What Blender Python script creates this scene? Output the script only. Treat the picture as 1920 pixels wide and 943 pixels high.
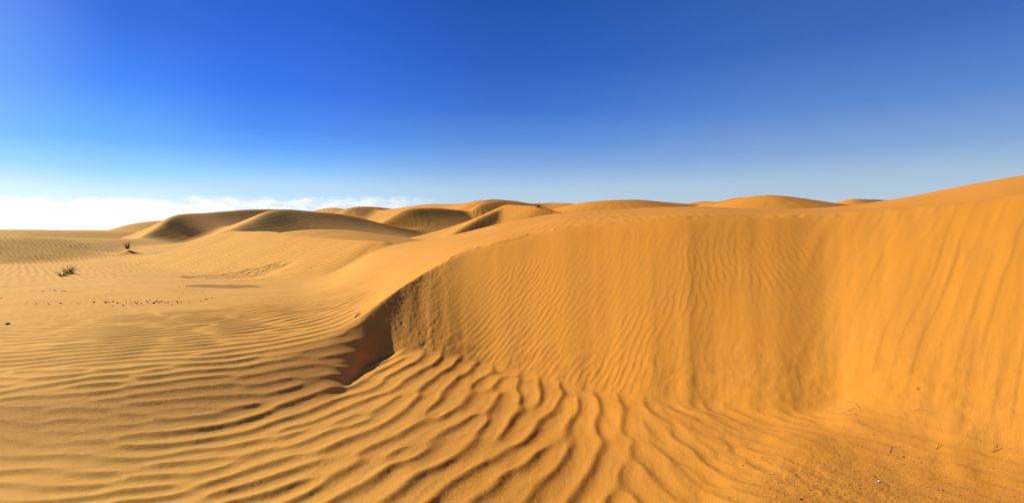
import bpy, bmesh, math, random
import numpy as np
from mathutils import Vector, Matrix

rnd = random.Random(7)
rng = np.random.default_rng(11)
for o in list(bpy.data.objects):
    bpy.data.objects.remove(o)
C = bpy.context.scene.collection

# ------------------------------------------------------------------ camera, sky, sun, exposure
FOC = 960.0          # focal length in photo pixels (90 degree wide view)
CX, YH = 960.0, 431.0
EYE = 1.8
cam = bpy.data.cameras.new('camera')
cam.sensor_width = 36.0
cam.lens = 36.0 * FOC / 1920.0
cam.shift_y = -(471.5 - YH) / 1920.0
cam.clip_start = 0.05
cam.clip_end = 20000
camo = bpy.data.objects.new('camera', cam)
C.objects.link(camo)
camo.location = (0, 0, EYE)
camo.rotation_euler = (math.radians(90), 0, 0)
bpy.context.scene.camera = camo

SUN_AZ, SUN_EL = -69.0, 31.5         # azimuth from the view direction (+Y), negative = left
sd = Vector((math.sin(math.radians(SUN_AZ)) * math.cos(math.radians(SUN_EL)),
             math.cos(math.radians(SUN_AZ)) * math.cos(math.radians(SUN_EL)),
             math.sin(math.radians(SUN_EL))))
sun = bpy.data.lights.new('sun', 'SUN')
sun.energy = 5.0
sun.angle = math.radians(0.5)
sun.color = (1.0, 0.91, 0.78)
suno = bpy.data.objects.new('sun', sun)
C.objects.link(suno)
suno.rotation_euler = sd.to_track_quat('Z', 'Y').to_euler()
suno.location = (-30, 10, 40)

vs = bpy.context.scene.view_settings
bpy.context.scene.display_settings.display_device = 'sRGB'
vs.view_transform = 'Standard'
vs.look = 'None'
vs.gamma = 1.0
vs.use_curve_mapping = False
vs.exposure = 0.33


class NT:
    """small helper to write node trees"""
    def __init__(self, tree):
        self.t = tree
        tree.nodes.clear()

    def n(self, kind, **kw):
        nd = self.t.nodes.new(kind)
        for k, v in kw.items():
            setattr(nd, k, v)
        return nd

    def l(self, a, b):
        self.t.links.new(a, b)

    def put(self, sock, v):
        if isinstance(v, bpy.types.NodeSocket):
            self.l(v, sock)
        elif v is not None:
            if isinstance(v, (tuple, list)) and len(v) == 3 and sock.type == 'RGBA':
                v = (*v, 1)
            sock.default_value = v

    def m(self, op, a, b=None, c=None, clamp=False):
        nd = self.n('ShaderNodeMath', operation=op)
        nd.use_clamp = clamp
        for i, v in enumerate((a, b, c)):
            self.put(nd.inputs[i], v) if v is not None else None
        return nd.outputs[0]

    def mix(self, f, a, b, mode='MIX'):
        nd = self.n('ShaderNodeMix', data_type='RGBA', blend_type=mode)
        self.put(nd.inputs[0], f)
        self.put(nd.inputs[6], a)
        self.put(nd.inputs[7], b)
        return nd.outputs[2]

    def smooth(self, v, lo, hi, a=0.0, b=1.0):
        nd = self.n('ShaderNodeMapRange', interpolation_type='SMOOTHSTEP')
        self.put(nd.inputs[0], v)
        nd.inputs[1].default_value = lo
        nd.inputs[2].default_value = hi
        nd.inputs[3].default_value = a
        nd.inputs[4].default_value = b
        return nd.outputs[0]

    def noise(self, vec, scale, detail=2, rough=.5, dist=0):
        nd = self.n('ShaderNodeTexNoise')
        self.put(nd.inputs['Vector'], vec)
        nd.inputs['Scale'].default_value = scale
        nd.inputs['Detail'].default_value = detail
        nd.inputs['Roughness'].default_value = rough
        nd.inputs['Distortion'].default_value = dist
        return nd.outputs[0]


world = bpy.data.worlds.new('World')
bpy.context.scene.world = world
world.use_nodes = True
w = NT(world.node_tree)
sky = w.n('ShaderNodeTexSky', sky_type='NISHITA')
sky.sun_disc = False
sky.sun_elevation = math.radians(SUN_EL)
sky.sun_rotation = math.radians(SUN_AZ)
sky.altitude = 300
sky.air_density = 1.0
sky.dust_density = 1.2
sky.ozone_density = 3.0
geo = w.n('ShaderNodeTexCoord')
sep = w.n('ShaderNodeSeparateXYZ')
w.l(geo.outputs['Generated'], sep.inputs[0])
dx, dy, dz = sep.outputs
az = w.m('ARCTAN2', dx, dy)                 # direction in the sky, radians from +Y
el = w.m('ARCSINE', dz)
# deeper blue: per-channel curve of the clear desert sky
sc_ = w.n('ShaderNodeSeparateColor')
w.l(sky.outputs[0], sc_.inputs[0])
SKY_STR = 0.12
r_ = w.m('MULTIPLY', sc_.outputs[0], SKY_STR)
g_ = w.m('MULTIPLY', sc_.outputs[1], SKY_STR)
b_ = w.m('MULTIPLY', sc_.outputs[2], SKY_STR)
cc = w.n('ShaderNodeCombineColor')
w.l(w.m('MINIMUM', w.m('MULTIPLY', w.m('POWER', r_, 2.1), 1.3), 1.4), cc.inputs[0])
w.l(w.m('MINIMUM', w.m('MULTIPLY', w.m('POWER', g_, 1.5), 1.0), 1.3), cc.inputs[1])
w.l(w.m('MINIMUM', b_, 1.3), cc.inputs[2])
# the clear deep-blue desert sky seen ahead: elevation ramps at four bearings, joined to the Nishita dome elsewhere


def lin(c):
    return tuple(((v / 255 + .055) / 1.055) ** 2.4 if v > 10 else v / 255 / 12.92 for v in c)


def ramp(stops):
    nd = w.n('ShaderNodeValToRGB')
    nd.color_ramp.interpolation = 'B_SPLINE' if False else 'LINEAR'
    cr_ = nd.color_ramp
    while len(cr_.elements) > 1:
        cr_.elements.remove(cr_.elements[0])
    cr_.elements[0].position = stops[0][0] / 60.; cr_.elements[0].color = (*lin(stops[0][1]), 1)
    for e_, c_ in stops[1:]:
        q = cr_.elements.new(e_ / 60.); q.color = (*lin(c_), 1)
    w.l(w.m('DIVIDE', el, math.radians(60)), nd.inputs[0])
    return nd.outputs[0]


S_L = ramp([(0, (246, 252, 255)), (2.2, (240, 254, 255)), (3.5, (222, 250, 255)), (5.5, (168, 222, 255)), (7.8, (130, 196, 255)), (11.7, (114, 173, 253)), (17.5, (106, 152, 248)), (30, (80, 125, 225)), (60, (40, 85, 175))])
S_L2 = ramp([(0, (246, 252, 255)), (2.4, (232, 250, 255)), (3.5, (208, 241, 255)), (5.2, (160, 217, 255)), (8, (112, 182, 255)), (12.9, (75, 142, 252)), (18.5, (58, 113, 222)), (30, (44, 92, 198)), (60, (32, 72, 158))])
S_M = ramp([(0, (232, 246, 255)), (2.5, (205, 235, 255)), (4.8, (178, 220, 255)), (6.5, (134, 194, 254)), (8.2, (102, 169, 253)), (10.2, (82, 146, 247)), (14.2, (60, 122, 234)), (21, (47, 102, 212)), (30, (40, 88, 190)), (60, (30, 70, 150))])
S_C = ramp([(0, (196, 217, 232)), (2.5, (188, 212, 230)), (4.6, (175, 204, 227)), (7, (132, 173, 226)), (9.5, (98, 147, 221)), (13.3, (66, 117, 210)), (18, (48, 98, 194)), (24, (38, 86, 175)), (60, (26, 64, 140))])
S_R = ramp([(0, (190, 208, 222)), (2.5, (182, 203, 221)), (4.7, (170, 196, 219)), (7.5, (132, 168, 216)), (11.6, (94, 138, 208)), (17.5, (64, 108, 187)), (24, (52, 95, 172)), (60, (28, 66, 140))])
own = w.mix(w.smooth(az, -.84, -.64), S_L, S_L2)
own = w.mix(w.smooth(az, -.66, -.44), own, S_M)
own = w.mix(w.smooth(az, -.46, .0), own, S_C)
own = w.mix(w.smooth(az, .0, .55), own, S_R)
side_f = w.m('MAXIMUM', w.smooth(az, -.95, -1.3), w.smooth(az, 1.0, 1.5))
skycol = w.mix(side_f, own, cc.outputs[0])
# low white cloud bank towards the sun, thinning out to the right
v = w.n('ShaderNodeCombineXYZ')
w.l(w.m('MULTIPLY', az, 1.0), v.inputs[0]); w.l(w.m('MULTIPLY', el, 2.6), v.inputs[1])
cn = w.noise(v.outputs[0], 16, 6, .6)
cn2 = w.noise(v.outputs[0], 5, 3, .5)
top = w.m('ADD', w.smooth(az, -0.8, -0.4, .046, .060), w.m('MULTIPLY', w.m('SUBTRACT', cn, .5), .05))
top = w.m('ADD', top, w.m('MULTIPLY', w.m('SUBTRACT', cn2, .5), .03))
dens = w.smooth(w.m('SUBTRACT', top, el), -.003, .009)
dens = w.m('MULTIPLY', dens, w.smooth(az, -0.12, -0.26))
dens = w.m('MULTIPLY', dens, w.smooth(az, -0.25, -0.6, .65, 1.0))
cshade = w.mix(w.m('MULTIPLY', w.smooth(w.noise(v.outputs[0], 34, 4, .6), .42, .62), w.smooth(az, -.62, -.40)), (1.02, 1.03, 1.05), (.78, .86, .95))
skycol = w.mix(dens, skycol, cshade)
bg = w.n('ShaderNodeBackground')
w.l(skycol, bg.inputs[0])
bg.inputs[1].default_value = 0.80
wo = w.n('ShaderNodeOutputWorld')
w.l(bg.outputs[0], wo.inputs[0])

# ------------------------------------------------------------------ numeric helpers


def pchip(xk, yk, x):
    xk = np.asarray(xk, float); yk = np.asarray(yk, float)
    h = np.diff(xk); d = np.diff(yk) / h
    m = np.zeros_like(yk)
    for i in range(1, len(xk) - 1):
        if d[i - 1] * d[i] > 0:
            w1 = 2 * h[i] + h[i - 1]; w2 = h[i] + 2 * h[i - 1]
            m[i] = (w1 + w2) / (w1 / d[i - 1] + w2 / d[i])
    m[0], m[-1] = d[0], d[-1]
    x = np.clip(x, xk[0], xk[-1])
    k = np.clip(np.searchsorted(xk, x) - 1, 0, len(h) - 1)
    t = (x - xk[k]) / h[k]
    return ((2*t**3 - 3*t**2 + 1) * yk[k] + (t**3 - 2*t**2 + t) * h[k] * m[k]
            + (-2*t**3 + 3*t**2) * yk[k+1] + (t**3 - t**2) * h[k] * m[k+1])


def sstep(x, a, b):
    t = np.clip((x - a) / (b - a), 0, 1)
    return t * t * (3 - 2 * t)


def softplus(x, w_):
    q = np.clip(x / w_, -40, 40)
    return np.where(x / w_ > 40, x, w_ * np.log1p(np.exp(q)))


_perm = rng.random((6, 512, 512)).astype(np.float32)


def vnoise(x, y, s=0):
    """smooth value noise, -1..1, one cell per unit"""
    T = _perm[s % 6]
    xi = np.floor(x).astype(np.int64); yi = np.floor(y).astype(np.int64)
    fx = x - xi; fy = y - yi
    fx = fx * fx * fx * (fx * (fx * 6 - 15) + 10); fy = fy * fy * fy * (fy * (fy * 6 - 15) + 10)
    a = T[xi & 511, yi & 511]; b = T[(xi + 1) & 511, yi & 511]
    c = T[xi & 511, (yi + 1) & 511]; d = T[(xi + 1) & 511, (yi + 1) & 511]
    return ((a * (1 - fx) + b * fx) * (1 - fy) + (c * (1 - fx) + d * fx) * fy) * 2 - 1


def fbm(x, y, octs=4, s=0, gain=.5):
    o = 0; a = 1.; t = 0
    for k in range(octs):
        o = o + a * vnoise(x * 2 ** k + 17.3 * k, y * 2 ** k - 9.1 * k, s + k); t += a; a *= gain
    return o / t


# ------------------------------------------------------------------ near dune: cross sections around the eye
# every station: view column, then (image row, depth) or (image row, height) of the lines that shape the dune
def P(x, y, Y):
    return np.array([(x - CX) / FOC * Y, Y, EYE - (y - YH) / FOC * Y])


def hY(y, z):
    return FOC * (EYE - z) / (y - YH)


#        x     foot(y,z)    brink(y,Y)     behind(y,Y)    skyline(y,Y)    drop
ST = [(-400, (900, .05), (742, 4.75), (600, 8.5), (510, 22), .65),
      (0,    (885, .02), (735, 4.75), (590, 8.8), (510, 24), .65),
      (200,  (875, .00), (715, 4.95), (585, 9.0), (512, 24), .65),
      (400,  (815, .00), (682, 5.55), (578, 9.5), (532, 19.5), .5),
      (560,  (768, .00), (645, 6.45), (566, 10.0), (541, 18.5), .0),
      (620,  (745, .00), (622, 7.05), (560, 10.4), (526, 19), .0),
      (660,  (712, .00), (602, 7.55), (552, 10.9), (499, 20.5), .2),
      (700,  (676, .00), (575, 7.95), (536, 11.5), (472, 22), .4),
      (730,  (662, .04), (553, 8.31), (518, 12.0), (460, 23), .5),
      (760,  (655, .09), (532, 8.78), (500, 12.5), (452, 24), .7),
      (830,  (664, .02), (490, 9.60), (466, 13.5), (440, 25), 1.0),
      (890,  (680, -.08), (466, 9.90), (447, 13.8), (427, 25), 1.2),
      (960,  (702, -.13), (447, 9.95), (430, 13.8), (409, 25), 1.5),
      (1100, (738, -.18), (417, 9.60), (405, 13.2), (391, 25), 1.8),
      (1300, (766, -.12), (402, 8.90), (394, 12.0), (385, 24), 2.0),
      (1500, (770, -.01), (401, 8.50), (396, 11.5), (390, 22), 2.0),
      (1555, (766, .035), (401, 8.38), (394, 11.3), (386, 21), 2.0),
      (1600, (760, .115), (400, 8.15), (391, 11.2), (380, 20), 2.0),
      (1700, (797, .10), (392, 7.70), (379, 10.7), (362, 18), 2.0),
      (1920, (872, .08), (366, 7.00), (345, 9.6), (314, 15), 2.0),
      (2320, (990, .10), (330, 5.70), (305, 8.0), (258, 11.5), 2.0)]
tk = []; rows = []
for x, f, b, g, v_, dr in ST:
    th = math.atan((x - CX) / FOC); c = math.cos(th)
    Yf = hY(*f)
    zf = f[1]
    zb = EYE - (b[0] - YH) / FOC * b[1]
    zg = EYE - (g[0] - YH) / FOC * g[1]
    zv = EYE - (v_[0] - YH) / FOC * v_[1]
    zm = float(np.interp(x, [0, 620, 760, 960, 1100, 1300, 1500, 1920], [.0, 0, -.02, -.12, -.17, -.12, 0, .08]))
    rows.append([min(2.2, Yf / c * .75), zm, Yf / c, zf, b[1] / c, zb, g[1] / c, zg, v_[1] / c, zv,
                 v_[1] / c * 1.7, zv - dr, 75, -1.5, zm])
    tk.append(th)
# behind the photographer the bowl closes again and levels out
back_l = list(rows[0]); back_r = list(rows[-1])
for th, row in ((-1.6, [2.2, .05, 3.6, .05, 5.5, .3, 9, .3, 22, -.3, 38, -.3, 75, -1.5, .05]),
                (1.6, [2.2, .1, 3.6, .15, 6.6, 2.0, 9, 2.5, 15, 2.9, 26, 1.2, 75, -1.5, .12])):
    if th < 0:
        tk.insert(0, th); rows.insert(0, row)
    else:
        tk.append(th); rows.append(row)
bk = [2.2, .05, 4, .08, 7, .8, 10, 1.0, 20, .8, 35, 0, 75, -1.5, .06]
tk = [-math.pi] + tk + [math.pi]; rows = [bk] + rows + [bk]
tk = np.array(tk); rows = np.array(rows)
THG = np.linspace(-math.pi, math.pi, 6001)
TAB = np.stack([pchip(tk, rows[:, j], THG) for j in range(rows.shape[1])], 0)
_k = np.exp(-.5 * (np.arange(-30, 31) / 10.) ** 2); _k /= _k.sum()
TAB = np.stack([np.convolve(np.pad(a_, 30, mode='edge'), _k, 'valid') for a_ in TAB], 0)
# corner softness (metres) of foot, brink, behind, skyline per column
WK = np.array([(-math.pi, .5, .6), (-1.2, .4, .5), (-.78, .32, .36), (-.5, .26, .30), (-.36, .16, .16),
               (-.29, .04, .06), (-.2, .035, .04), (-.08, .05, .05), (.05, .07, .10), (.2, .07, .15), (.5, .06, .12),
               (.6, .07, .06), (.8, .12, .09), (1.2, .3, .3), (math.pi, .5, .6)])
WF = pchip(WK[:, 0], WK[:, 1], THG); WB = pchip(WK[:, 0], WK[:, 2], THG)


def tab(th):
    return [np.interp(th, THG, TAB[j]) for j in range(TAB.shape[0])]


def near_z(th, r):
    t = tab(th)
    wf = np.interp(th, THG, WF); wb = np.interp(th, THG, WB)
    # wandering brink and foot
    wob = fbm(th * 9, r * 0 + 3.1, 4, 1) * .10 * sstep(th, -.3, -.05)
    t[4] = t[4] + wob
    t[2] = t[2] + fbm(th * 11, r * 0 + 8.1, 3, 2) * .10
    rM = t[2] * .84
    ws = [.25 + 0 * r, wf, wb, np.full_like(r, .9), np.full_like(r, 1.8), np.full_like(r, 4.), np.full_like(r, 8.)]
    rr = [rM, t[2], t[4], t[6], t[8], t[10], t[12]]
    zz = [t[14], t[3], t[5], t[7], t[9], t[11], t[13]]
    s_prev = (zz[0] - t[1]) / (rr[0] - t[0])
    z = t[1] + s_prev * (r - t[0])
    for i in range(7):
        s = (zz[i + 1] - zz[i]) / (rr[i + 1] - rr[i]) if i < 6 else 0
        z = z + (s - s_prev) * softplus(r - rr[i], ws[i])
        s_prev = s
    return z, (r - t[2]) / (t[4] - t[2]), t


# ------------------------------------------------------------------ far dunes: crest lines with two flanks
def catmull(pts, n=8):
    p = [np.array(q, float) for q in pts]
    p = [2 * p[0] - p[1]] + p + [2 * p[-1] - p[-2]]
    out = []
    for i in range(1, len(p) - 2):
        for k in range(n):
            t = k / n
            out.append(.5 * ((2 * p[i]) + (-p[i-1] + p[i+1]) * t + (2*p[i-1] - 5*p[i] + 4*p[i+1] - p[i+2]) * t**2
                             + (-p[i-1] + 3*p[i] - 3*p[i+1] + p[i+2]) * t**3))
    out.append(p[-2])
    return np.array(out)


RIDGES = [
    # crest points (column, row, depth), near slope, far slope, crest rounding, level the flank runs out at
    ([(-900, 450, 26), (-500, 448, 30), (-100, 446, 36), (0, 444, 39), (110, 446, 43), (190, 448, 50), (262, 448, 59), (330, 449, 70), (390, 452, 82)], .34, .10, 1.2, -3.4),
    ([(-900, 432, 92), (-300, 430, 92), (0, 430, 92), (100, 431, 94), (200, 433, 98), (270, 432, 104), (330, 428, 108)], .32, .15, 3.0),
    ([(188, 436, 150), (210, 429, 150), (250, 419, 152), (300, 413, 155), (360, 408, 160)], .50, .3, 2.0),
    ([(255, 451, 60), (272, 441, 62), (300, 423, 66), (332, 404, 71), (400, 398, 84), (460, 393, 94), (520, 392, 102)], .58, .64, .5),
    ([(428, 433, 60), (470, 414, 69), (520, 393, 80), (600, 397, 93), (660, 405, 105), (710, 417, 115), (770, 429, 124), (850, 439, 132)], .63, .50, .8),
    ([(520, 436, 56), (580, 431, 55), (650, 432, 57), (720, 441, 60), (790, 449, 64)], .14, .10, 1.5, -.6),
    ([(437, 433, 39), (500, 434, 35.5), (560, 441, 32), (640, 448, 28), (700, 451, 25.5), (722, 453, 25)], .50, .85, .5, -1.9),
    ([(846, 440, 62), (862, 430, 66), (880, 420, 70), (912, 403, 76), (945, 392, 84), (985, 391, 94), (1030, 396, 104)], .62, .45, .5),
    ([(716, 418, 126), (742, 403, 130), (765, 392, 134), (800, 389, 142), (850, 392, 154), (900, 399, 166)], .66, .35, .8),
    ([(872, 400, 158), (890, 391, 160), (907, 381, 166), (935, 375, 176)], .50, .55, 1.2),
    ([(700, 396, 250), (740, 391, 238), (800, 383, 222), (860, 382, 208), (905, 375, 192), (930, 374, 198), (965, 377, 210), (1000, 382, 222), (1060, 386, 230)], .45, .35, 2.0),
    ([(640, 396, 240), (658, 389, 238), (690, 387, 250), (730, 391, 270), (770, 398, 290)], .50, .4, 2.0),
    ([(585, 394, 330), (620, 388, 332), (650, 388, 340), (700, 392, 352)], .45, .4, 3),
    ([(1060, 387, 100), (1090, 381, 90), (1130, 376, 86), (1190, 374, 86), (1240, 378, 92), (1320, 384, 100)], .36, .25, 1.2),
    ([(960, 382, 240), (1000, 381, 234), (1060, 381, 224), (1120, 385, 218)], .35, .2, 4),
    ([(1310, 387, 52), (1350, 381, 50), (1385, 372, 48), (1420, 366, 46), (1450, 365, 45), (1500, 370, 46), (1570, 381, 48), (1610, 388, 49)], .36, .3, .9),
    ([(1275, 386, 110), (1310, 378, 106), (1352, 378, 102)], .35, .3, 1),
    ([(1325, 382, 86), (1352, 377, 84), (1388, 370, 84), (1440, 370, 88)], .35, .3, 1),
    ([(1560, 384, 80), (1585, 376, 76), (1605, 373, 75), (1640, 374, 80), (1700, 378, 88)], .45, .4, .8),
    ([(950, 384, 84), (985, 386, 80), (1004, 387, 78), (1022, 390, 77), (1045, 397, 76)], .5, .4, .5),
]


def smax(a, b, k):
    h = np.clip(.5 + .5 * (a - b) / k, 0, 1)
    return b * (1 - h) + a * h + k * h * (1 - h)


def ridge_z(X, Y, rd):
    pts, sf, sb, rho = rd[:4]
    fl = rd[4] if len(rd) > 4 else -2.2
    cr = catmull([P(*p) for p in pts], 6)
    best = np.full(X.shape, 1e9); zc = np.zeros_like(X); side = np.zeros_like(X)
    for i in range(len(cr) - 1):
        a, b = cr[i], cr[i + 1]
        ex, ey = b[0] - a[0], b[1] - a[1]; L2 = ex * ex + ey * ey + 1e-9
        t = np.clip(((X - a[0]) * ex + (Y - a[1]) * ey) / L2, 0, 1)
        px = X - a[0] - t * ex; py = Y - a[1] - t * ey
        d2 = px * px + py * py
        sd_ = (ex * py - ey * px) / math.sqrt(L2)      # + = far (left of travel)
        u = d2 < best
        best = np.where(u, d2, best); zc = np.where(u, a[2] + t * (b[2] - a[2]), zc); side = np.where(u, sd_, side)
    d = np.sqrt(best)
    sn = np.clip(side / (d + .3), -1, 1)
    s = sf + (sb - sf) * sstep(sn, -.5, .5)
    dd = np.sqrt(d * d + rho * rho) - rho
    A = np.maximum(zc - fl, .3)
    return fl + A * np.exp(-s * dd / A) - .03 * d


def terrain_base(X, Y):
    th = np.arctan2(X, Y); r = np.hypot(X, Y)
    z, s, t = near_z(th, r)
    far = r > 12
    if far.any():
        Xf, Yf, zf = X[far], Y[far], z[far]
        rf = r[far]
        und = fbm(Xf / 9., Yf / 9., 4, 3) * .10 * sstep(rf, 18, 45)
        # undulating sand sea between and behind the modelled crests
        big = (1 - np.abs(fbm(Xf / 140. + 3, Yf / 90., 4, 1))) ** 2 * 6 - 4.0
        out = sstep(np.abs(np.arctan2(Xf, Yf)), .85, 1.2)
        wfar = np.maximum(sstep(rf, 330, 520), out * sstep(rf, 60, 130))
        zf = zf + wfar * np.minimum(big, np.where(out > .5, 9, (1.2)))
        for rd in RIDGES:
            pp = np.array([P(*p) for p in rd[0]])
            m = (Xf > pp[:, 0].min() - 60) & (Xf < pp[:, 0].max() + 60) & (Yf > pp[:, 1].min() - 60) & (Yf < pp[:, 1].max() + 60) & (rf > 17)
            if m.any():
                zr = ridge_z(Xf[m], Yf[m], rd)
                k = np.clip(rf[m] * .006, .1, 2)
                zf[m] = smax(zr, zf[m], k)
        zf = zf + und
        z = z.copy(); z[far] = zf
    return z, s, t, th, r


# ------------------------------------------------------------------ wind ripples, grown by repeated oriented filtering of noise
def grow_ripples(x0, y0, N, h, lam, ang_fn, bins, bw_r, bw_a, iters, seed, mixn=.0, up=False):
    g = np.random.default_rng(seed)
    xs = x0 + np.arange(N) * h; ys = y0 + np.arange(N) * h
    XX, YY = np.meshgrid(xs, ys, indexing='ij')
    ang = ang_fn(XX, YY)
    lo, hi = ang.min(), ang.max()
    cs = np.linspace(lo, hi, bins); step = cs[1] - cs[0]
    k = np.fft.fftfreq(N, h)
    KX, KY = np.meshgrid(k, k, indexing='ij')
    KR = np.hypot(KX, KY); KA = np.arctan2(KY, KX)
    rads = []
    for c in cs:
        kk = 1 / (lam(c) if callable(lam) else lam)
        rads.append(np.exp(-((KR - kk) / (bw_r * kk)) ** 2))
    u = g.standard_normal((N, N))
    for it in range(iters):
        F = np.fft.fft2(u)
        A = np.zeros((N, N), complex)
        for c, rad in zip(cs, rads):
            da = np.angle(np.exp(1j * (KA - c)))
            w_ = np.clip(1 - np.abs(ang - c) / step, 0, 1)
            A += w_ * np.fft.ifft2(F * rad * np.exp(-(da / bw_a) ** 2))
        mag = np.abs(A); A = A / (mag.mean() + 1e-9)
        u = np.cos(np.angle(A)) * np.tanh(np.abs(A) * 1.6) + mixn * g.standard_normal((N, N))
    if up:
        F = np.fft.fftshift(np.fft.fft2(A)); Q = np.zeros((2 * N, 2 * N), complex)
        Q[N // 2:N // 2 + N, N // 2:N // 2 + N] = F
        A = np.fft.ifft2(np.fft.ifftshift(Q)) * 4
    ph = np.angle(A); am = np.tanh(np.abs(A) * 1.5)
    q = ph - .45 * np.sin(ph)
    p = np.sin(q)
    p = (np.exp(.7 * p) - 1.13) * 1.1
    return (p * am).astype(np.float32)


def bil(G, x0, y0, h, X, Y):
    N = G.shape[0]
    a = np.clip((X - x0) / h, 0, N - 1.001); b = np.clip((Y - y0) / h, 0, N - 1.001)
    i = a.astype(int); j = b.astype(int); fa = a - i; fb = b - j
    return (G[i, j] * (1 - fa) + G[i + 1, j] * fa) * (1 - fb) + (G[i, j + 1] * (1 - fa) + G[i + 1, j + 1] * fa) * fb


UA = np.array([(-3, -25), (-1.4, -15), (-1, -2), (-.69, 24), (-.45, 54), (-.25, 69), (.05, 73), (.2, 83), (.35, 100), (.7, 118), (1.4, 125)])


def ang_main(X, Y):
    Yc = np.maximum(Y, 1.2)
    u = np.clip(X / Yc, -2, 1.4)
    a = pchip(UA[:, 0], UA[:, 1], u) + 10 * fbm(X / 3., Y / 3., 2, 2)
    return np.radians(a - 90)


def ang_face(X, Y):
    u = np.clip(X / np.maximum(Y, 1.2), -1, 1.2)
    k = np.array([(-1, 50), (-.15, 52), (.0, 52), (.25, 58), (.42, 68), (.55, 86), (.7, 105), (1.2, 115)])
    return np.radians(pchip(k[:, 0], k[:, 1], u) + 14 * fbm(X / 1.5, Y / 1.5, 2, 4) - 90)


MOUNDS = []
GX, GY, GN, GH = -12.8, -2.0, 1024, .025
R1 = grow_ripples(GX, GY, GN, GH, lambda c: float(np.interp(math.degrees(c), [-100, -75, -40, -15], [.195, .195, .235, .265])), ang_main, 9, .36, .50, 3, 21, .6, True)
R1b = grow_ripples(GX, GY, GN, GH, .17, ang_main, 9, .5, .60, 2, 5, .6)
FX, FY, FN, FH = -3.5, 2.5, 1024, .0125
R2 = grow_ripples(FX, FY, FN, FH, .10, ang_face, 7, .40, .45, 2, 9, .7)


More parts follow.
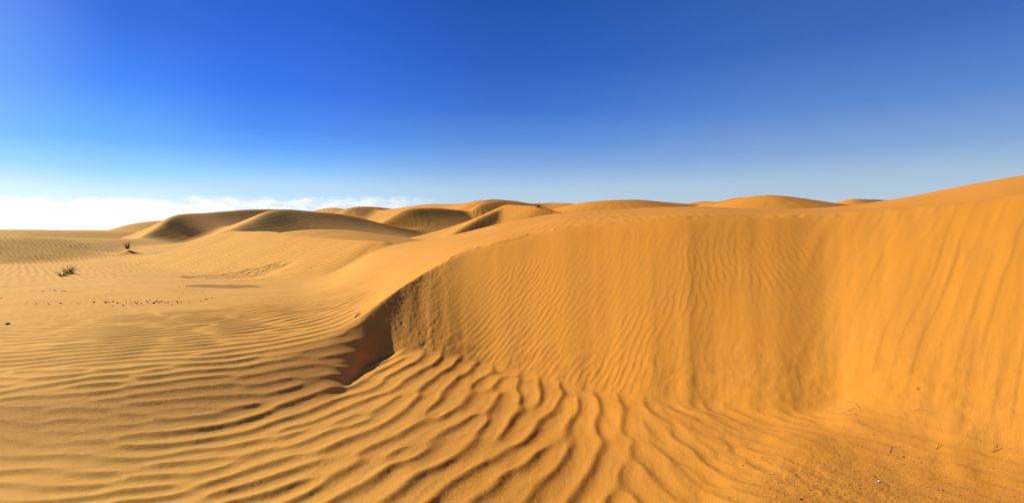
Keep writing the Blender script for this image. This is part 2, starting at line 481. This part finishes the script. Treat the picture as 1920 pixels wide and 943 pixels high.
def detail_z(X, Y, s, t, th, r):
    """ripples, slumps and streaks on the near dune"""
    z = np.zeros_like(X)
    m = (r < 60) & (Y > -1.5)
    if not m.any():
        return z
    X, Y, s, th, r = X[m], Y[m], s[m], th[m], r[m]
    u = X / np.maximum(Y, 1.)
    right = sstep(u, -.30, -.24)
    onface = sstep(s, -.02, .05) * sstep(s, 1.04, .97) * right
    shoulder = sstep(s, .05, .35) * sstep(s, 1.0, .75) * (1 - right)
    beyond = sstep(s, .97, 1.12) * right
    edge = sstep(r, 24, 9)
    rip = bil(R1, GX, GY, GH / 2, X, Y); ripb = bil(R1b, GX, GY, GH, X, Y)
    amp = (.0130 + .003 * sstep(u, -.35, -.55)) * (1 + .35 * fbm(X / 1.3, Y / 1.3, 2, 1))
    floor_right = sstep(u, .20, .42)
    rough = sstep(u, .38, .60) * sstep(s, -.14, -.38) * sstep(r, 6.4, 4.6)
    a1 = amp * (1 - onface) * (1 - .30 * shoulder) * (1 - .72 * floor_right) * (1 - .8 * sstep(u, .42, .62)) * edge * (1 - .72 * beyond)
    a1 = a1 * (1 - .55 * sstep(s, .85, 1.0) * sstep(s, 1.3, 1.05) * sstep(u, -.5, -.3))
    o = rip * a1
    o += ripb * .007 * floor_right * (1 - .7 * sstep(u, .5, .7)) * (1 - onface) * (1 - beyond) * edge * (.4 + .6 * sstep(fbm(X * .9, Y * .9, 2, 4), -.2, .4))
    o += ripb * .0022 * (1 - onface) * edge
    # central ripples are a little bolder
    o += rip * .002 * sstep(u, -.45, -.2) * sstep(u, .3, .1) * sstep(s, .0, -.1)
    # lumpy broken ripples towards the right of the bowl floor
    o += .026 * fbm(X * 2.6 + Y * .8, Y * 1.9 - X * .6, 3, 2) * floor_right * (1 - onface) * (1 - beyond)
    o += .006 * fbm(X * 11, Y * 11, 3, 5) * rough
    o += .004 * fbm(X * 45, Y * 45, 3, 1) * rough
    # fans of slipped sand spreading from the foot of the wall
    fan = sstep(fbm(u * 8, s * 2.0, 2, 3), -.05, .75) * sstep(s, -.45, -.05) * sstep(u, .1, .35) * sstep(s, .08, .0)
    o += .022 * fan
    o += .05 * np.exp(-((s + .13) / .10) ** 2) * sstep(u, -.14, -.02) * sstep(u, .52, .36)
    # face ripples, in patches, fading towards the brink
    r2 = bil(R2, FX, FY, FH, X, Y)
    patch = .25 + .75 * sstep(fbm(X * .8, Y * .8, 2, 3), -.35, .25)
    fa = onface * sstep(s, .95, .60) * sstep(u, .68, .60) * sstep(u, -.26, -.12)
    o += r2 * .0046 * fa * patch * (1 - .4 * sstep(u, .2, .32))
    # soft streaks running down the face
    q = u - .13 * s
    st = fbm(q * 22, s * 2.4, 3, 2)
    o += .011 * st * onface * sstep(u, .50, .62)
    st2 = fbm(q * 22 + 5, s * .9, 3, 4)
    o += .007 * st2 * onface * sstep(u, .6, .4) * (.35 + .65 * sstep(s, .45, .9))
    # long slide tongues with a sharp edge on the right wall and lower face
    a = (u - .075 * s + .012 * fbm(s * 3, s * 0, 2, 1)) * 26 + 1.5 * fbm(u * 3, s * .8, 2, 5)
    fr = a - np.floor(a)
    saw = fr * sstep(fr, 1.0, .72)
    hid = sstep(vnoise(np.floor(a) * 3.7, s * 1.9, 2), -.25, .4)
    o += .0050 * saw * hid * onface * sstep(u, .60, .70) * sstep(s, .02, .2)
    a = (u + .05 * s) * 14 + 2 * fbm(u * 2, s * 1.1, 2, 1)
    fr = a - np.floor(a); saw = fr * sstep(fr, 1.0, .70)
    hid = sstep(vnoise(np.floor(a) * 5.1 + 3, s * 2.0, 3), .0, .5)
    o += .004 * saw * hid * onface * sstep(u, .0, .2) * sstep(u, .68, .6) * sstep(s, .55, .3)
    # crumbly lower edge of the face
    o += .010 * fbm(X * 7, Y * 7, 3, 1) * onface * sstep(s, .35, .08)
    # little slump cracks just below the brink
    c0 = 1.0 + .03 * fbm(u * 14, s * 0 + 1.3, 2, 1)
    o += -.030 * np.exp(-((s - c0) / .022) ** 2) * sstep(fbm(u * 9, s * 0, 3, 4), .05, .25) * sstep(u, .1, .2) * sstep(u, .72, .6)
    c1 = 1.0 + .02 * fbm(u * 30, s * 0 + 4.3, 2, 2)
    o += .018 * sstep(s, c1 - .01, c1 + .015) * sstep(s, c1 + .22, c1 + .03) * sstep(fbm(u * 20, s * 0, 2, 2), -.1, .2) * sstep(u, -.24, -.18) * sstep(u, .15, .05)
    # steep dark pit wall: grainy
    o += .007 * fbm(X * 22, Y * 22, 3, 1) * onface * sstep(u, -.08, -.16)
    o += .016 * fbm(u * 45, s * 1.5, 2, 1) * onface * sstep(u, -.08, -.14) * sstep(u, -.26, -.2)
    # general grain
    o += .0016 * fbm(X * 33, Y * 33, 2, 3) * sstep(r, 12, 5)
    # broad unevenness
    o += .03 * fbm(X * .7, Y * .7, 2, 2) * (1 - onface) * sstep(r, 2.5, 5)
    for (mx, my, mz) in MOUNDS:
        d = np.hypot((X - mx) / 1.1, (Y - my) / .7)
        o += .5 * np.exp(-d * 1.3) * (d < 6)
    z[m] = o
    return z


def ground(X, Y):
    X = np.atleast_1d(np.asarray(X, float)); Y = np.atleast_1d(np.asarray(Y, float))
    z, s, t, th, r = terrain_base(X, Y)
    return z + detail_z(X, Y, s, t, th, r)


def gz(x, y):
    return float(ground([x], [y])[0])


def hit(px, py, y0=2.0, y1=160.0):
    """where the line of sight through a photo pixel meets the sand"""
    Y = np.exp(np.linspace(math.log(y0), math.log(y1), 5000))
    X = (px - CX) / FOC * Y
    zr = EYE - (py - YH) / FOC * Y
    g = ground(X, Y)
    k = np.argmax(g >= zr) if (g >= zr).any() else len(Y) - 1
    return float(X[k]), float(Y[k]), float(g[k])


# ------------------------------------------------------------------ the sand sheet
def build_sand():
    thf = np.linspace(math.radians(-53), math.radians(53), 1700)
    thb = np.linspace(math.radians(53), math.radians(307), 150)[1:-1]
    th = np.concatenate([thf, thb])
    r = [1.2]
    while r[-1] < 9000:
        a = r[-1]
        st = .012 if a < 2.4 else .0031 if a < 11 else .0055 if a < 30 else .0065 if a < 130 else .011 if a < 300 else .05
        r.append(a * (1 + st))
    r = np.array(r)
    nt, nr = len(th), len(r)
    T, R = np.meshgrid(th, r, indexing='ij')
    X = (R * np.sin(T)).ravel(); Y = (R * np.cos(T)).ravel()
    z = np.empty_like(X); sA = np.empty_like(X)
    CH = 400000
    for i in range(0, len(X), CH):
        sl = slice(i, i + CH)
        zb, s, t, th_, r_2 = terrain_base(X[sl], Y[sl])
        z[sl] = zb + detail_z(X[sl], Y[sl], s, t, th_, r_2)
        sA[sl] = s
    co = np.empty((nt * nr + 1, 3), np.float32)
    co[:-1, 0] = X; co[:-1, 1] = Y; co[:-1, 2] = z
    co[-1] = (0, 0, float(z.reshape(nt, nr)[:, 0].mean()))
    i = np.arange(nt)[:, None]; j = np.arange(nr - 1)[None, :]
    i2 = (i + 1) % nt
    q = np.stack([i * nr + j, i * nr + j + 1, i2 * nr + j + 1, i2 * nr + j], -1).reshape(-1, 4).astype(np.int32)
    ii = np.arange(nt)
    tri = np.stack([np.full(nt, nt * nr), ii * nr, ((ii + 1) % nt) * nr], -1).astype(np.int32)
    me = bpy.data.meshes.new('sand')
    me.vertices.add(len(co)); me.vertices.foreach_set('co', co.ravel())
    nl = q.size + tri.size
    me.loops.add(nl)
    me.loops.foreach_set('vertex_index', np.concatenate([q.ravel(), tri.ravel()]))
    nf = len(q) + len(tri)
    me.polygons.add(nf)
    starts = np.concatenate([np.arange(len(q)) * 4, q.size + np.arange(len(tri)) * 3]).astype(np.int32)
    me.polygons.foreach_set('loop_start', starts)
    me.update(calc_edges=True)
    me.polygons.foreach_set('use_smooth', np.ones(nf, bool))
    # sand kinds (a property of the ground, from where it lies): coarse gravelly patch, damp hollow; also painted shoulder and pit shade
    rr = np.hypot(X, Y); u = X / np.maximum(Y, .5)
    front = Y > 1
    coarse = sstep(u + .14 * fbm(X * .9, Y * .9, 3, 2), .40, .60) * sstep(sA + .15 * fbm(X * 1.3, Y * 1.3, 3, 1), -.16, -.42) * front
    att = me.attributes.new('coarse', 'FLOAT', 'POINT')
    att.data.foreach_set('value', np.append(coarse, 0).astype(np.float32))
    damp = np.zeros_like(X)
    hx, hy, hz = HOLLOW
    e = np.hypot((X - hx) / 1.15, (Y - hy) / 1.15) + .28 * fbm(X * 1.3, Y * 1.3, 4, 1)
    damp = sstep(e, 1.06, .94)
    wx, wy, wz = WAVY
    e = np.hypot((X - wx) / 2.6, (Y - wy) / 2.2) + .5 * fbm(X * .8, Y * .8, 3, 2)
    wavy = sstep(e, 1.1, .6)
    att = me.attributes.new('wavy', 'FLOAT', 'POINT')
    att.data.foreach_set('value', np.append(wavy, 0).astype(np.float32))
    att = me.attributes.new('damp', 'FLOAT', 'POINT')
    att.data.foreach_set('value', np.append(damp, 0).astype(np.float32))
    shade_speckle = np.exp(-((sA - .62) / .42) ** 2) * sstep(u, -.20, -.42) * front  # where the shaded shoulder slope gets its painted brown and speckle
    pit = sstep(u, -.12, -.2) * sstep(u, -.34, -.27) * sstep(sA, .0, .1) * sstep(sA, 1.0, .9)  # shade inside the pit, painted into the colour
    att = me.attributes.new('shade_speckle', 'FLOAT', 'POINT')
    att.data.foreach_set('value', np.append(np.maximum(shade_speckle, pit * .6), 0).astype(np.float32))
    ob = bpy.data.objects.new('ground', me); C.objects.link(ob)
    ob['kind'] = 'structure'
    return ob


def mat(name):
    m_ = bpy.data.materials.new(name); m_.use_nodes = True
    return m_, NT(m_.node_tree)


def sand_material():
    m_, n = mat('sand')
    geo = n.n('ShaderNodeNewGeometry')
    pos = geo.outputs['Position']
    sp = n.n('ShaderNodeSeparateXYZ'); n.l(pos, sp.inputs[0])
    def attr(a):
        q = n.n('ShaderNodeAttribute'); q.attribute_name = a
        return q.outputs['Fac']
    coarse, damp, shade_speckle, wavy = attr('coarse'), attr('damp'), attr('shade_speckle'), attr('wavy')
    # orange sand to the east; glare in the west painted in as pale straw
    ux = n.m('DIVIDE', sp.outputs[0], n.m('MAXIMUM', n.m('ADD', sp.outputs[1], 1.5), 3.0))
    big = n.noise(pos, .12, 3)
    ew = n.smooth(n.m('ADD', ux, n.m('MULTIPLY', n.m('SUBTRACT', big, .5), .3)), -.75, .15)
    col = n.mix(ew, SAND_W_GLARE, SAND_E)
    mott = n.noise(pos, 1.3, 4, .6)
    col = n.mix(n.m('MULTIPLY', n.smooth(mott, .35, .7), .22), col, (.50, .22, .045))
    grain = n.noise(pos, 95, 3, .75)
    gsm = n.smooth(grain, .62, .78)
    dist = n.n('ShaderNodeVectorMath', operation='LENGTH'); n.l(pos, dist.inputs[0])
    nearf = n.smooth(dist.outputs['Value'], 11, 3)
    col = n.mix(n.m('MULTIPLY', n.m('MULTIPLY', gsm, nearf), .50), col, (.22, .08, .02))
    g2 = n.smooth(n.noise(pos, 230, 1), .60, .75)
    col = n.mix(n.m('MULTIPLY', n.m('MULTIPLY', g2, nearf), .40), col, (.90, .60, .28))
    # dark speckle, and shade of shoulder and pit painted into the sand colour
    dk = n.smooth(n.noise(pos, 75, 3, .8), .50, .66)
    col = n.mix(n.m('MULTIPLY', n.m('MULTIPLY', dk, shade_speckle), .55), col, (.16, .055, .02))
    col = n.mix(n.m('MULTIPLY', shade_speckle, .28), col, (.36, .145, .04))
    # gravelly crust
    gv = n.smooth(n.noise(pos, 48, 4, .75), .52, .68)
    col = n.mix(n.m('MULTIPLY', n.m('MULTIPLY', gv, coarse), .35), col, (.26, .12, .035))
    col = n.mix(damp, col, (.36, .18, .045))
    wc = n.smooth(n.noise(pos, 2.2, 4, .7), .45, .62)
    col = n.mix(n.m('MULTIPLY', n.m('MULTIPLY', wc, wavy), .5), col, (.30, .22, .08))
    # bumps
    bn = n.noise(pos, 80, 3, .75)
    bcoarse = n.noise(pos, 40, 5, .75)
    bpit = n.noise(pos, 55, 3, .7)
    near_b = n.m('MULTIPLY', bn, n.m('MULTIPLY', nearf, .0085))
    hgt = n.m('ADD', near_b, n.m('MULTIPLY', n.m('MULTIPLY', bcoarse, coarse), .016))
    hgt = n.m('ADD', hgt, n.m('MULTIPLY', n.m('MULTIPLY', bpit, shade_speckle), .013))
    # far ripples: too small for the mesh, two interfering trains
    wv = n.n('ShaderNodeTexWave', wave_type='BANDS', bands_direction='DIAGONAL', wave_profile='SIN')
    n.l(pos, wv.inputs['Vector'])
    wv.inputs['Scale'].default_value = 1.5
    wv.inputs['Distortion'].default_value = 6.0
    wv.inputs['Detail'].default_value = 3
    wv.inputs['Detail Scale'].default_value = .35
    farf = n.m('MULTIPLY', n.smooth(dist.outputs['Value'], 14, 34), n.smooth(dist.outputs['Value'], 260, 110))
    pm = n.smooth(n.noise(pos, .25, 2), .35, .6)
    hgt = n.m('ADD', hgt, n.m('MULTIPLY', n.m('MULTIPLY', wv.outputs['Fac'], farf), n.m('MULTIPLY_ADD', pm, .016, .007)))
    w2 = n.n('ShaderNodeTexWave', wave_type='BANDS', bands_direction='X', wave_profile='SIN')
    n.l(pos, w2.inputs['Vector'])
    w2.inputs['Scale'].default_value = .42
    w2.inputs['Distortion'].default_value = 7.0
    w2.inputs['Detail'].default_value = 3
    w2.inputs['Detail Scale'].default_value = .22
    hgt = n.m('ADD', hgt, n.m('MULTIPLY', w2.outputs['Fac'], n.smooth(dist.outputs['Value'], 45, 80, 0, .005)))
    mp = n.n('ShaderNodeMapping'); n.l(pos, mp.inputs[0])
    mp.inputs['Rotation'].default_value = (0, 0, math.radians(-28)); mp.inputs['Scale'].default_value = (3.2, .9, 1)
    wn = n.noise(mp.outputs[0], 1.6, 3, .6)
    hgt = n.m('ADD', hgt, n.m('MULTIPLY', n.m('MULTIPLY', wn, wavy), .34))
    bp = n.n('ShaderNodeBump')
    bp.inputs['Strength'].default_value = 1.0
    bp.inputs['Distance'].default_value = 1.0
    n.l(hgt, bp.inputs['Height'])
    bs = n.n('ShaderNodeBsdfPrincipled')
    n.put(bs.inputs['Base Color'], col)
    bs.inputs['Roughness'].default_value = .95
    bs.inputs['Specular IOR Level'].default_value = .12
    n.l(bp.outputs[0], bs.inputs['Normal'])
    o = n.n('ShaderNodeOutputMaterial'); n.l(bs.outputs[0], o.inputs[0])
    return m_


SAND_W_GLARE = (.70, .375, .070)
SAND_E = (.60, .240, .023)
MOUNDS = []
HOLLOW = hit(418, 538)
WAVY = hit(450, 517)
MOUNDS = [hit(239, 478)]
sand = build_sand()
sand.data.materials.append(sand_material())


# ------------------------------------------------------------------ small things lying and growing on the sand
def simple(name, c1, c2, rough=.8, scale=30):
    m_, n = mat(name)
    tc = n.n('ShaderNodeTexCoord')
    nz = n.noise(tc.outputs['Object'], scale, 3, .6)
    bs = n.n('ShaderNodeBsdfPrincipled')
    n.put(bs.inputs['Base Color'], n.mix(n.smooth(nz, .35, .65), c1, c2))
    bs.inputs['Roughness'].default_value = rough
    bs.inputs['Specular IOR Level'].default_value = .25
    o = n.n('ShaderNodeOutputMaterial'); n.l(bs.outputs[0], o.inputs[0])
    return m_


M_STONE = simple('dark_stone', (.03, .024, .02), (.10, .07, .045))
M_BROWN = simple('brown_stone', (.20, .09, .03), (.34, .17, .06))
M_WHITE = simple('white_stone', (.75, .70, .62), (.6, .52, .42))
M_GREEN = simple('desert_grass', (.10, .095, .025), (.22, .17, .05), .7, 3)
M_DRY = simple('dry_straw', (.55, .38, .13), (.35, .22, .07), .7, 3)
M_BASE = simple('dead_base', (.10, .06, .02), (.2, .12, .04), .8, 5)


def tag(o, label, cat, group=None, kind=None):
    o['label'] = label; o['category'] = cat
    if group: o['group'] = group
    if kind: o['kind'] = kind
    return o


def link_mesh(name, bm, m_, parent=None, smooth=False):
    me = bpy.data.meshes.new(name); bm.to_mesh(me); bm.free()
    me.materials.append(m_)
    if smooth:
        me.polygons.foreach_set('use_smooth', [True] * len(me.polygons))
    o = bpy.data.objects.new(name, me); C.objects.link(o)
    if parent: o.parent = parent
    return o


def stone_mesh(seed, sub=2):
    g = random.Random(seed)
    bm = bmesh.new()
    bmesh.ops.create_icosphere(bm, subdivisions=sub, radius=1)
    cuts = [(Vector((g.gauss(0, 1), g.gauss(0, 1), g.gauss(0, 1))).normalized(), g.uniform(.55, .85)) for _ in range(9)]
    for v_ in bm.verts:
        for nn, d in cuts:
            e = v_.co.dot(nn) - d
            if e > 0: v_.co -= nn * e
        v_.co *= 1 + g.uniform(-.03, .03)
        v_.co.z *= .62
    return bm


def blades(bm, n_, hgt, spread, width, g, droop=.35, curl=.0):
    for k in range(n_):
        a = g.uniform(0, 2 * math.pi); b0 = g.uniform(0, spread * .25)
        L = hgt * g.uniform(.55, 1.0); lean = g.uniform(.05, 1) * spread
        p = Vector((b0 * math.cos(a), b0 * math.sin(a), -.03))
        dirx = Vector((math.cos(a), math.sin(a), 0)); side = Vector((-math.sin(a), math.cos(a), 0))
        tw = g.uniform(-1, 1); side = (side + dirx * tw).normalized()
        prev = None; seg = 5
        for i in range(seg + 1):
            t = i / seg
            c = p + dirx * (lean * (t ** 1.5)) + Vector((0, 0, L * (t - droop * t ** 3 * lean / max(spread, .01))))
            wd = width * (1 - t) ** .7 * .5 + .0006
            a1 = bm.verts.new(c + side * wd); a2 = bm.verts.new(c - side * wd)
            a3 = bm.verts.new(c + side.cross(Vector((0, 0, 1))) * wd)
            if prev:
                for (q, w_) in ((0, 1), (1, 2), (2, 0)):
                    bm.faces.new((prev[q], prev[w_], (a1, a2, a3)[w_], (a1, a2, a3)[q]))
            prev = (a1, a2, a3)


def tuft(px, py, hgt, spread, n_, width, label, seed, dry=.2, m_=None, at=None):
    g = random.Random(seed)
    x, y, z = at or hit(px, py)
    z = gz(x, y)
    root = bpy.data.objects.new('grass_tuft', None); C.objects.link(root)
    root.location = (x, y, z)
    tag(root, label, 'grass tuft')
    bm = bmesh.new(); blades(bm, n_, hgt, spread, width, g)
    link_mesh('blades', bm, m_ or M_GREEN, root)
    bm = bmesh.new(); blades(bm, int(n_ * dry) + 5, hgt * .8, spread * 1.3, width, g)
    link_mesh('dead_blades', bm, M_DRY, root)
    bm = bmesh.new(); blades(bm, n_, hgt * .28, spread * .5, width * 1.6, g)
    link_mesh('base_clump', bm, M_BASE, root)
    return root


tuft(131, 514, .55, .50, 56, .018, 'larger of the two green tufts standing close together on the pale flat sand', 1)
tuft(118, 518, .42, .46, 30, .015, 'smaller sparse tuft just left of the larger green tuft on the flat sand', 2)
tuft(239, 478, .80, .42, 44, .026, 'lone upright green tuft on a little sand mound in the shaded hollow', 3, at=MOUNDS[0])
tuft(1008, 388, .75, .9, 60, .035, 'dry yellow straw tuft on the far ridge below the skyline', 4, 1.0, M_DRY)

# dark stones in a loose line on the pale flat
ALBUM = [stone_mesh(s) for s in range(6)]
smeshes = []
for i, bm in enumerate(ALBUM):
    me = bpy.data.meshes.new('stone'); bm.to_mesh(me); bm.free(); me.materials.append(M_STONE)
    smeshes.append(me)
bmeshes = []
for i in range(3):
    bm = stone_mesh(40 + i); me = bpy.data.meshes.new('stone'); bm.to_mesh(me); bm.free(); me.materials.append(M_BROWN)
    bmeshes.append(me)


def stone(px, py, wpx, label, group, ms=smeshes, hpx=None, name='stone'):
    x, y, z = hit(px, py)
    s = wpx / FOC * y * .43
    o = bpy.data.objects.new(name, rnd.choice(ms)); C.objects.link(o)
    o.location = (x, y, z + s * .12)
    o.scale = (s, s * rnd.uniform(.6, 1.0), s * (hpx / wpx * 1.3 if hpx else rnd.uniform(.7, 1.2)))
    o.rotation_euler = (rnd.uniform(-.2, .2), rnd.uniform(-.2, .2), rnd.uniform(-.4, .4) if hpx else rnd.uniform(0, 6.28))
    tag(o, label, 'stone', group)
    return o


stone(14, 607, 9.5, 'flat black stone alone on the rippled sand at the left edge', None, hpx=4)
stone(2, 560, 6, 'dark stone at the very left edge of the view level with the stone line', None, hpx=3)
LBL = 'small dark stone in the loose line of stones crossing the pale flat sand'
line = [(68, 570, 3.5), (91, 570, 4), (114, 569, 4), (145, 568, 3.5), (149, 570, 3), (176, 567, 4.5), (197, 567, 5), (201, 566, 4), (205, 568, 3),
        (212, 566, 4.5), (220, 568, 4), (225, 569, 3), (231, 573, 4), (236, 566, 3), (237, 569, 3), (244, 563, 2.5), (245, 567, 3.5), (246, 570, 2.5),
        (253, 567, 4), (256, 569, 4), (259, 566, 3), (265, 569, 3.5), (263, 563, 3), (275, 565, 4.5), (278, 567, 4), (281, 563, 3), (288, 569, 4.5),
        (290, 567, 3.5), (293, 565, 4), (295, 562, 3), (297, 568, 3.5), (300, 566, 3.5), (304, 565, 3), (309, 568, 3.5), (314, 567, 3), (317, 566, 3),
        (322, 571, 2.5), (332, 565, 3), (333, 569, 3.5), (336, 558, 2.5), (340, 567, 3), (355, 568, 2), (211, 574, 2.5), (51, 566, 2.5)]
for x, y, w_ in line:
    stone(x, y, w_ * 1.15, LBL, 'dark stones in a line on the pale flat')
LBL = 'tiny dark stone in the sparse row behind the long stone line'
for x, y, w_ in [(81, 546, 3.5), (94, 545, 2), (102, 545, 4), (105, 546, 3), (116, 546, 3), (121, 546, 3.5), (125, 546, 2.5), (131, 546, 2.5), (210, 546, 2.5)]:
    stone(x, y, w_ * 1.1, LBL, 'tiny dark stones in the row behind')
LBL = 'tiny dark stone scattered right of the stone line below the damp patch'
for x, y, w_ in [(337, 539, 3), (349, 540, 2.5), (343, 550, 2), (376, 564, 2.5), (384, 562, 3), (387, 561, 3), (397, 559, 3), (385, 553, 2), (379, 548, 2)]:
    stone(x, y, w_ * 1.1, LBL, 'tiny dark stones below the damp patch')

# gravel at the foot of the right wall
named = [(1605, 776, 4, 'small dark stone beside the dry twigs at the foot of the wall'),
         (1695, 857, 6, 'dark brown stone on smooth sand, largest above the coarse gravel patch'),
         (1727, 867, 5, 'brown stone a little right of the largest brown stone above the gravel'),
         (1862, 878, 4, 'single dark stone on the smooth fan at the far right'),
         (1654, 826, 0, None),
         (1502, 936, 9, 'large black stone at the bottom edge left of the gravel'),
         (1393, 873, 5, 'dark stone on the sand at the left tip of the gravel patch'),
         (1612, 909, 5, 'dark stone just right of the big gravel, left of the white stone'),
         (1768, 919, 5, 'dark stone in the gravel at the lower right, below the smooth fan')]
for x, y, w_, l_ in named:
    if l_:
        stone(x, y, w_, l_, None)
stone(1648, 902, 6, 'only white stone, lying in the coarse gravel', None, [None] and [(lambda m__: m__)(bpy.data.meshes.new('stone'))]) if False else None
bm = stone_mesh(77); me = bpy.data.meshes.new('stone'); bm.to_mesh(me); bm.free(); me.materials.append(M_WHITE)
stone(1648, 902, 6, 'only white stone, lying in the coarse gravel near the bottom', None, [me])
g = random.Random(5)
n_ = 0
while n_ < 150:
    x = g.gauss(1600, 150); y = 943 - abs(g.gauss(0, 55))
    if x < 1290 or x > 1915 or y < 800 or (x > 1780 and y < 900) or (x < 1380 and y < 850): continue
    brown = g.random() < .5
    stone(x, y, g.uniform(1.6, 4.2) * (1.0 + .3 * (g.random() < .1)), 'small brown stone strewn in the coarse gravel at the lower right' if brown else
          'small dark stone strewn in the coarse gravel at the lower right', 'brown stones in the gravel' if brown else 'dark stones in the gravel', bmeshes if brown else smeshes)
    n_ += 1


# twigs
def twig(name, label, strands, m_, cat='twig'):
    """strands: lists of (px, py, lift) laid over the sand"""
    root = None
    P0 = hit(strands[0][0][0], strands[0][0][1])
    root = bpy.data.objects.new(name, None); C.objects.link(root); root.location = P0
    tag(root, label, cat)
    for st, rad in [(s_[:-1], s_[-1]) for s_ in strands]:
        pts = []
        for (x, y, l_) in st:
            q = hit(x, y); pts.append(Vector((q[0] - P0[0], q[1] - P0[1], q[2] - P0[2] + l_)))
        pts = [Vector(p) for p in catmull(pts, 5)]
        bm = bmesh.new(); prev = None
        for i, p in enumerate(pts):
            d = (pts[min(i + 1, len(pts) - 1)] - pts[max(i - 1, 0)]).normalized()
            a = d.cross(Vector((0, 0, 1))).normalized(); b = d.cross(a)
            rr = rad * .75 * (1 - .6 * i / len(pts))
            ring = [bm.verts.new(p + (a * math.cos(k * 1.2566) + b * math.sin(k * 1.2566)) * rr) for k in range(5)]
            if prev:
                for k in range(5):
                    bm.faces.new((prev[k], prev[(k + 1) % 5], ring[(k + 1) % 5], ring[k]))
            prev = ring
        link_mesh('strand', bm, m_, root, True)
    return root


M_STRAW = simple('bleached_straw', (.66, .42, .14), (.45, .25, .08), .6, 20)
M_TWIG = simple('brown_twig', (.22, .11, .04), (.35, .19, .07), .8, 20)
twig('dry_twigs', 'tangle of bleached dry twigs at the corner where slip face meets the right wall',
     [[(1586, 752, .01), (1594, 758, .03), (1604, 764, .03), (1610, 770, .01), .005],
      [(1576, 773, .0), (1588, 772, .012), (1595, 764, .03), (1600, 757, .04), .004],
      [(1590, 768, .01), (1598, 771, .02), (1608, 768, .02), .004],
      [(1546, 771, .0), (1562, 770, .008), (1574, 774, .0), .003]], M_STRAW, 'twigs')
twig('straw', 'long thin curved straw lying low on the right wall',
     [[(1722, 764, .01), (1733, 771, .015), (1745, 774, .01), (1756, 775, .005), .003],
      [(1712, 771, .005), (1724, 770, .01), .003]], M_STRAW, 'straw')
twig('twig', 'short dark twig standing on smooth sand right of the largest brown stone', [[(1756, 842, .0), (1759, 838, .01), (1763, 834, .02), .004]], M_TWIG)
twig('twig', 'thin upright dark twig left of the brown stones above the gravel', [[(1669, 849, .0), (1668, 843, .01), (1665, 835, .02), .0035]], M_TWIG)
twig('twig', 'small looped twig at the foot of the wall on the far right',
     [[(1861, 848, .0), (1868, 845, .01), (1871, 840, .02), .0035], [(1871, 840, .02), (1866, 843, .02), (1860, 845, .0), .003]], M_TWIG)
twig('twig', 'tiny brown twig lying high on the smooth right wall', [[(1718, 732, .01), (1721, 729, .015), (1724, 729, .01), .004]], M_TWIG)
# dark half-buried stub left of the brink
twig('stub', 'short dark stick end poking out of the sand at the brink above the dark pit',
     [[(662, 598, -.02), (668, 593, .012), (674, 588, .02), .018]], M_TWIG, 'stub')
